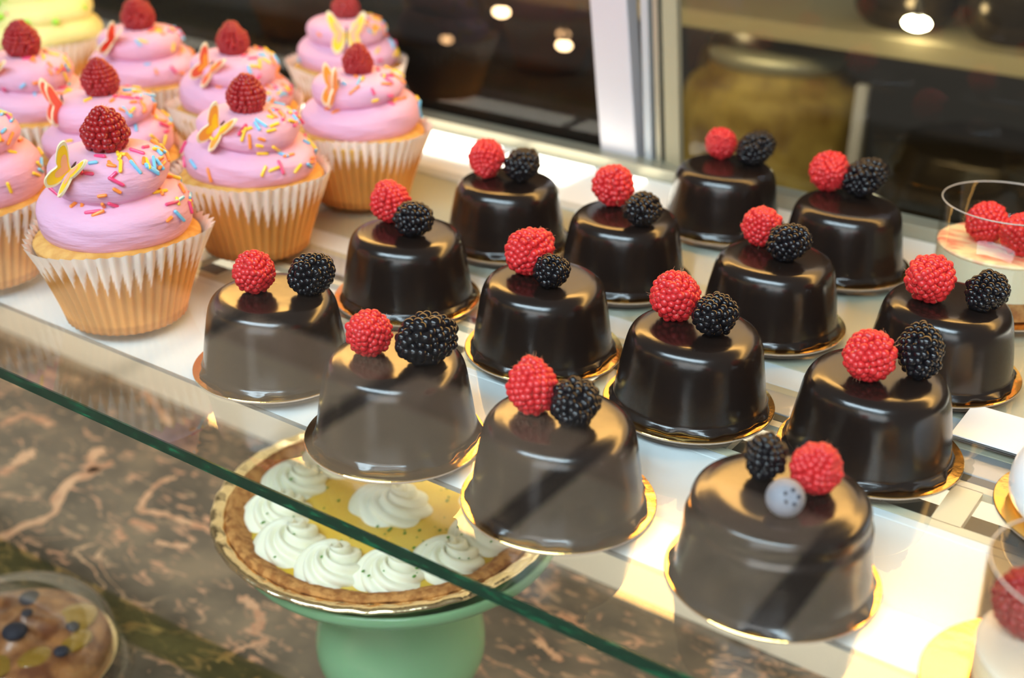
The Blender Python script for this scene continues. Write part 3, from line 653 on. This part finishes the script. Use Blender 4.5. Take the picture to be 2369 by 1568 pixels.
for ki, (x, y, spin, s, R, rk, cols, op, lab, ns) in enumerate(CUPS):
    t = empty('cupcake', (x, y, 0.0002)); t.scale = (s, s, s); setp(t, lab, 'cupcake', 'pink frosted cupcakes')
    link('liner', LIN[ki % 3], t, rot=(0, 0, spin)); link('sponge', SPONGE, t, rot=(0, 0, spin))
    tilt = 1.0; ph = AZ_RIGHT + 0.9 * math.sin(ki * 2.1)
    fz = 0.96 if ki in (0, 8) else 0.80; dzb = 0.0495 * (fz - 1); V, F = frosting(ph, tilt, fz); obj('frosting', V, F, M['frost'], t)
    # butterfly on the camera-left shoulder
    rh = Vector((0.8195, 0.5731, 0)); tw = Vector((0.5664, -0.8241, 0)); up = Vector((0, 0, 1))
    zb = 0.0925 + dzb
    if ki == 3: butterfly(t, rh * 0.004 + tw * 0.0285 + up * (zb - .004), up * 1 + tw * -0.25, tw + up * .3, op, cols, 1.25)
    elif ki == 2: butterfly(t, -rh * 0.010 + tw * 0.0245 + up * zb, up * 1 + rh * 0.25, tw * .75 - rh * .7, op, cols, 1.1)
    elif ki == 5: butterfly(t, -rh * 0.0185 + tw * 0.017 + up * (zb + .002), up * 1 + rh * 0.08, tw * .6 - rh * .8, op, cols, 1.1)
    else: butterfly(t, -rh * 0.0125 + tw * 0.0225 + up * (zb - .001), up * 1 + rh * 0.75, tw * .97 - rh * .25 + up * .1, op - 10, cols, 1.1)
    # sprinkles
    r_ = np.random.default_rng(100 + ki); names = list(WEIGHTS); wts = list(WEIGHTS.values())
    for q in range(ns):
        u = r_.random()
        if u < 0.62:   # around the berry, on the right and front
            i = int(r_.integers(62, 79)) if q % 3 else int(r_.integers(56, 70)); a = AZ_RIGHT + r_.normal(-0.35, 0.75)
        elif u < 0.88: # right shoulder of the lower lobe
            i = int(r_.integers(18, 40)); a = AZ_RIGHT + r_.normal(-0.1, 0.5)
        else:
            i = int(r_.integers(14, 64)); a = AZ_CAM + r_.normal(0.1, 0.6)
        p0 = frost_pt(i, a, ph, tilt, fz); du = frost_pt(min(i + 1, 89), a, ph, tilt, fz) - frost_pt(max(i - 1, 0), a, ph, tilt, fz); da = frost_pt(i, a + .05, ph, tilt, fz) - frost_pt(i, a - .05, ph, tilt, fz)
        nrm = np.cross(da, du); nrm /= np.linalg.norm(nrm); 
        d = da / np.linalg.norm(da) * math.cos(q * 2.4) + du / np.linalg.norm(du) * math.sin(q * 2.4) + nrm * r_.normal(0, .12)
        c = names[int(r_.choice(4, p=wts))]
        o = link('sprinkle', SPR[c, int(r_.integers(0, 3))], t); o.location = p0 + nrm * 0.0006
        o.rotation_mode = 'QUATERNION'; o.rotation_quaternion = rot_to(d)
    place_berry('raspberry', rk, x + 0.0 * s, y, 0.0002 + (0.0968 + dzb) * s, R * 0.96, dirv(0.05 * math.sin(ki), 1, 0.1 * math.cos(ki)), ki * 1.3, 'raspberry on the ' + lab.split(',')[0].split(' with ')[0], 'raspberry', 'raspberries on the cupcakes', sink=0.0026)
# yellow cupcake
YP = smooth_prof([(0.034, 0.044), (0.046, 0.047), (0.050, 0.054), (0.047, 0.061), (0.043, 0.064), (0.045, 0.069), (0.043, 0.076), (0.036, 0.081), (0.0335, 0.083), (0.0345, 0.088), (0.030, 0.095), (0.020, 0.101), (0.010, 0.108), (0.001, 0.112)], 70)
t = empty('cupcake', (-0.966, 0.302, 0.0002)); setp(t, 'yellow frosted cupcake with green dots in the top left corner', 'cupcake')
link('liner', LIN[1], t); link('sponge', SPONGE, t)
V = []; 
for i, (r, z) in enumerate(YP):
    for k in range(96):
        a = 2 * PI * k / 96; rr = r * (1 + 0.03 * math.sin(3 * a + z * 120) + 0.015 * math.sin(7 * a)); V.append((rr * math.cos(a), rr * math.sin(a), z + 0.004 * math.sin(a + 1) * math.sin(PI * i / 69)))
F = [(i * 96 + k, i * 96 + (k + 1) % 96, (i + 1) * 96 + (k + 1) % 96, (i + 1) * 96 + k) for i in range(69) for k in range(96)] + [tuple(69 * 96 + k for k in range(96))]
obj('frosting', V, F, M['yfrost'], t)
r_ = np.random.default_rng(5); GD = mesh_data('sugar_pearl', ICO2[0] * 0.0032, ICO2[1], M['green_dot']); TD = mesh_data('sugar_fleck', ICO2[0] * 0.0012, ICO2[1], M['spr_magenta'])
for q in range(26):
    a = AZ_CAM + r_.normal(0, .8); i = int(r_.integers(26, 60)); r, z = YP[i]
    link('sugar_pearl' if q < 14 else 'sugar_fleck', GD if q < 14 else TD, t, loc=(r * 1.01 * math.cos(a), r * 1.01 * math.sin(a), z))
# loose sprinkle on the shelf
o = link('sprinkle', SPR['magenta', 0], loc=(-0.4985, 0.1415, 0.0012), rot=(0, PI / 2, 0.3)); setp(o, 'single pink sprinkle lying loose on the shelf behind the first cake', 'sprinkle')

# ------------------------------------------------------------------ dessert cups
def dessert_cup(x, y, lab, R0=0.0355, R1=0.0375, H=0.060, zb=0.012, zm=0.036, top='swirl'):
    d = empty('dessert_cup', (x, y, 0.0015)); setp(d, lab, 'dessert cup')
    pr = [(R0, 0.0), (R1, H), (R1 - .0009, H), (R0 - .0009, 0.0)]
    V, F = lathe(pr, 80, cap=False); obj('clear_wall', V, F, M['acetate'], d)
    V, F = lathe([(R0 - .001, .001), (R0 - .001, zb)], 64); obj('biscuit_layer', V, F, M['biscuit'], d, smooth=False)
    V, F = lathe([(R0 - .001, zb + .0001), (R1 - .0018, zm - .003)], 64); obj('mousse_layer', V, F, M['mousse'], d, smooth=False)
    V, F = lathe(smooth_prof([(R1 - .0018, zm - .0029), (R1 - .002, zm - .001), (R1 * .8, zm), (R1 * .3, zm + .0004), (.0005, zm + .0002)], 16), 64); obj(top + '_layer', V, F, M[top], d)
    V, F = lathe([(R1 - .0004 + .0004 * math.cos(t), H + .0004 * math.sin(t)) for t in np.linspace(0, 2 * PI, 9)], 80, cap=False); obj('wall_rim', V, F, M['rim_clear'], d)
    return d
def card(x, y, lab):
    setp(link('cake_board', BOARD, loc=(x, y, 0.0002)), lab, 'cake board', 'gold cards under the cups')
dessert_cup(-0.152, 0.3465, 'clear dessert cup with cream, raspberry swirl and two raspberries at the right edge')
card(-0.152, 0.3465, 'round gold card under the raspberry dessert cup at the right edge')
place_berry('raspberry', 'raspberry_1', -0.1620, 0.342, 0.0375, 0.0128, dirv(-.2, -.1, -1), 0.4, 'raspberry lying behind the other one in the dessert cup', 'raspberry', 'raspberries in the dessert cup')
place_berry('raspberry', 'raspberry_2', -0.1400, 0.3325, 0.0375, 0.0130, dirv(-.8, .3, .3), 1.4, 'raspberry at the front of the dessert cup against its wall', 'raspberry', 'raspberries in the dessert cup')
V, F = lathe(smooth_prof([(0.030, 0.0), (0.0355, 0.002), (0.0375, 0.008), (0.0365, 0.017), (0.031, 0.025), (0.020, 0.030), (0.0005, 0.031)], 40), 64)
setp(obj('mousse_dome', V, F, M['porcelain'], loc=(-0.049, 0.144, 0.0015)), 'glossy white dome dessert cut by the right edge on its gold card', 'dessert')
card(-0.049, 0.144, 'round gold card under the white dome dessert')
dessert_cup(-0.0335, 0.0170, 'blurred clear dessert cup in the near right corner with one raspberry', 0.0315, 0.033, 0.052, 0.004, 0.018, 'cream_top')
card(-0.038, 0.014, 'round gold card under the blurred cup in the near corner')
place_berry('raspberry', 'raspberry_dark_2', -0.0505, 0.0185, 0.0195, 0.0135, dirv(-.3, .9, .3), 0.4, 'blurred raspberry in the near corner dessert cup', 'raspberry', 'raspberries in the dessert cup')

# ------------------------------------------------------------------ pie on its stand
PX, PY, PZ = -0.4313, 0.1218, -0.13     # rim centre
st = empty('cake_stand', (PX + 0.0055, PY + 0.0040, ZM)); setp(st, 'jadeite green footed cake stand under the cream pie', 'cake stand')
zt = PZ - 0.032 - ZM
V, F = lathe(smooth_prof([(0.0600, 0.0), (0.0620, 0.003), (0.0500, 0.010), (0.0390, 0.020), (0.0370, 0.030), (0.0405, 0.041), (0.0490, 0.053), (0.0540, 0.066), (0.0548, 0.078), (0.0530, 0.092), (0.0500, 0.108), (0.0480, 0.126), (0.0500, 0.1425)], 70), 96); obj('pedestal', V, F, M['jade'], st)
V, F = lathe(smooth_prof([(0.0500, 0.1426), (0.0620, 0.1430), (0.0740, 0.1455), (0.0880, 0.1530), (0.0980, 0.1600), (0.1012, 0.1640), (0.1016, 0.1685), (0.1000, 0.1700), (0.0975, 0.1680), (0.0930, 0.1610), (0.0830, zt + 0.0035), (0.0760, zt - 0.0006), (0.0400, zt - 0.0008), (0.0005, zt - 0.0008)], 80), 96); obj('bowl_plate', V, F, M['jade'], st)
pie = empty('cream_pie', (PX, PY, PZ - 0.032)); setp(pie, 'key lime pie in a foil tin with whipped cream swirls and lime zest', 'pie')
n = 288; V = []
TP = smooth_prof([(0.058, 0.0005), (0.072, 0.0006), (0.080, 0.006), (0.092, 0.022), (0.097, 0.0295), (0.1005, 0.031), (0.1045, 0.0315), (0.1062, 0.0300), (0.1052, 0.0285)], 44)
for i, (r, z) in enumerate(TP):
    for k in range(n):
        a = 2 * PI * k / n; rip = 0.0003 * math.sin(a * 36) * (1 + .5 * math.sin(a * 11)) * min(1, i / 20)
        V.append(((r + rip) * math.cos(a), (r + rip) * math.sin(a), z + 0.0003 * math.sin(a * 36 + 1) * (1 + .5 * math.sin(a * 11)) * (1 if i > 24 else 0)))
F = [(i * n + k, i * n + (k + 1) % n, (i + 1) * n + (k + 1) % n, (i + 1) * n + k) for i in range(len(TP) - 1) for k in range(n)]
obj('foil_tin', V, F, M['foil'], pie)
n = 144
CP = smooth_prof([(0.076, 0.010), (0.0865, 0.020), (0.0965, 0.0290), (0.0950, 0.0322), (0.0905, 0.0318), (0.0835, 0.0265), (0.080, 0.023)], 24); V = []
r_ = np.random.default_rng(3); nz = r_.normal(0, .0004, (len(CP), n))
for i, (r, z) in enumerate(CP):
    for k in range(n):
        a = 2 * PI * k / n; V.append(((r + nz[i, k]) * math.cos(a), (r + nz[i, k]) * math.sin(a), z + nz[i, (k + 7) % n]))
F = [(i * n + k, i * n + (k + 1) % n, (i + 1) * n + (k + 1) % n, (i + 1) * n + k) for i in range(len(CP) - 1) for k in range(n)]
obj('crumb_crust', V, F, M['crust'], pie)
V, F = lathe([(0.079, 0.018), (0.0835, 0.0262), (0.05, 0.0268), (0.0005, 0.0269)], 96); obj('custard_filling', V, F, M['custard'], pie)
def rosette(seed, R=0.0215, H=0.0145):
    r_ = np.random.default_rng(seed); nr, na = 34, 96; V = [(0, 0, H)]; tw = r_.uniform(2.2, 3.0)
    for i in range(1, nr):
        t = i / (nr - 1); rr = R * t
        for k in range(na):
            a = 2 * PI * k / na; fl = abs(math.sin(3.5 * (a + tw * (1 - t) ** 0.8)))
            z = H * (1 - t ** 2.2) ** 0.8 * (0.68 + 0.34 * fl) if t < 1 else 0
            q = rr * (0.9 + 0.14 * fl)
            V.append((q * math.cos(a), q * math.sin(a), max(z, -0.001)))
    F = [(0, 1 + k, 1 + (k + 1) % na) for k in range(na)]
    for i in range(nr - 2):
        for k in range(na): F.append((1 + i * na + k, 1 + (i + 1) * na + k, 1 + (i + 1) * na + (k + 1) % na, 1 + i * na + (k + 1) % na))
    return mesh_data('cream_swirl', V, F, M['cream_w'])
RS = [rosette(s) for s in range(3)]
for k in range(12):
    a = 2 * PI * k / 12 + 0.2
    link('cream_swirl', RS[k % 3], pie, loc=(0.0665 * math.cos(a), 0.0665 * math.sin(a), 0.0262), rot=(0.0, 0.0, a * 3 + k), scale=(1.0, 1.0, 1.0 + 0.08 * math.sin(k)))
link('cream_swirl', RS[1], pie, loc=(0.0, 0.004, 0.0266), scale=(1.25, 1.1, 0.9))
b = MB(); r_ = np.random.default_rng(12)
for _ in range(130):
    rr = 0.085 * math.sqrt(r_.random()); a = r_.uniform(0, 2 * PI); z = 0.0274 if rr < 0.047 else 0.0274 + 0.011 * max(0, 1 - (abs(rr - 0.0665) / 0.02) ** 2)
    c = np.array((rr * math.cos(a), rr * math.sin(a), z)); s_ = r_.uniform(.0004, .001)
    b.add(ICO2[0][:, :] * s_ * np.array((1, 1.6, .5)) + c, ICO2[1])
o = b.obj('lime_zest', M['zest'], pie); o['kind'] = 'stuff'; o['label'] = 'tiny green lime zest flecks'

# ------------------------------------------------------------------ pastry under a clear lid
QX, QY = -0.676, 0.004
pc = empty('round_pastry', (QX, QY, ZM)); setp(pc, 'brown glazed round pastry in foil tin in the bottom left corner', 'pastry')
V, F = lathe(smooth_prof([(0.052, 0.0005), (0.058, 0.004), (0.066, 0.016), (0.0685, 0.0175), (0.0665, 0.0175)], 20), 96); obj('foil_tin', V, F, M['foil'], pc)
n = 120; r_ = np.random.default_rng(8); bl = [(r_.uniform(0, .05), r_.uniform(0, 6.28), r_.uniform(.005, .011), r_.uniform(-.007, .009)) for _ in range(70)]
V = []; prf = smooth_prof([(0.062, 0.008), (0.0655, 0.020), (0.060, 0.031), (0.045, 0.038), (0.028, 0.040), (0.012, 0.0395), (0.0005, 0.039)], 60)
for r, z in prf:
    for k in range(n):
        a = 2 * PI * k / n; x, y = r * math.cos(a), r * math.sin(a); dz = 0
        for br, ba, bw, bh in bl:
            d2 = (x - br * math.cos(ba)) ** 2 + (y - br * math.sin(ba)) ** 2; dz += bh * math.exp(-d2 / bw ** 2)
        V.append((x, y, z + dz * (0.6 if z > .015 else 0)))
F = [(i * n + k, i * n + (k + 1) % n, (i + 1) * n + (k + 1) % n, (i + 1) * n + k) for i in range(59) for k in range(n)]
crumb = obj('baked_crumb', V, F, M['pastry'], pc)
Vn = np.array(V)
def on_top(x, y):
    k = np.argmin((Vn[:, 0] - x) ** 2 + (Vn[:, 1] - y) ** 2); return Vn[k, 2]
for bx_, by_, s_ in ((0.012, -0.004, 0.0085), (-0.02, 0.03, 0.0075), (0.03, 0.028, 0.005), (0.044, 0.008, 0.0052), (0.0, -0.045, .007), (-0.045, 0.0, .008), (0.004, .012, .004)):
    obj('baked_blueberry', ICO3[0] * s_ * np.array((1, 1, .6)), ICO3[1], M['blued'], pc, loc=(bx_, by_, on_top(bx_, by_) + 0.0005))
for gx, gy, s_ in ((0.020, 0.034, .016), (0.038, 0.022, .011), (0.010, -0.024, .020), (0.034, -0.006, .010)):
    obj('yellow_glaze', ICO3[0] * np.array((s_, s_ * 1.3, .0035)), ICO3[1], M['glaze_y'], pc, loc=(gx, gy, on_top(gx, gy) - 0.0022))
lid = setp(empty('clear_lid', (QX, QY, ZM)), 'clear plastic domed lid over the pastry in the corner', 'lid')
V, F = lathe(smooth_prof([(0.0755, 0.0005), (0.0745, 0.004), (0.0715, 0.006), (0.070, 0.020), (0.066, 0.038), (0.056, 0.050), (0.036, 0.056), (0.0005, 0.057)], 40), 96, cap=False); obj('dome', V, F, M['plastic'], lid)
V, F = lathe([(0.0755, 0.0), (0.0775, 0.0004), (0.0778, 0.0015), (0.0755, 0.0022)], 96, cap=False); obj('lid_rim', V, F, M['acetate'], lid)
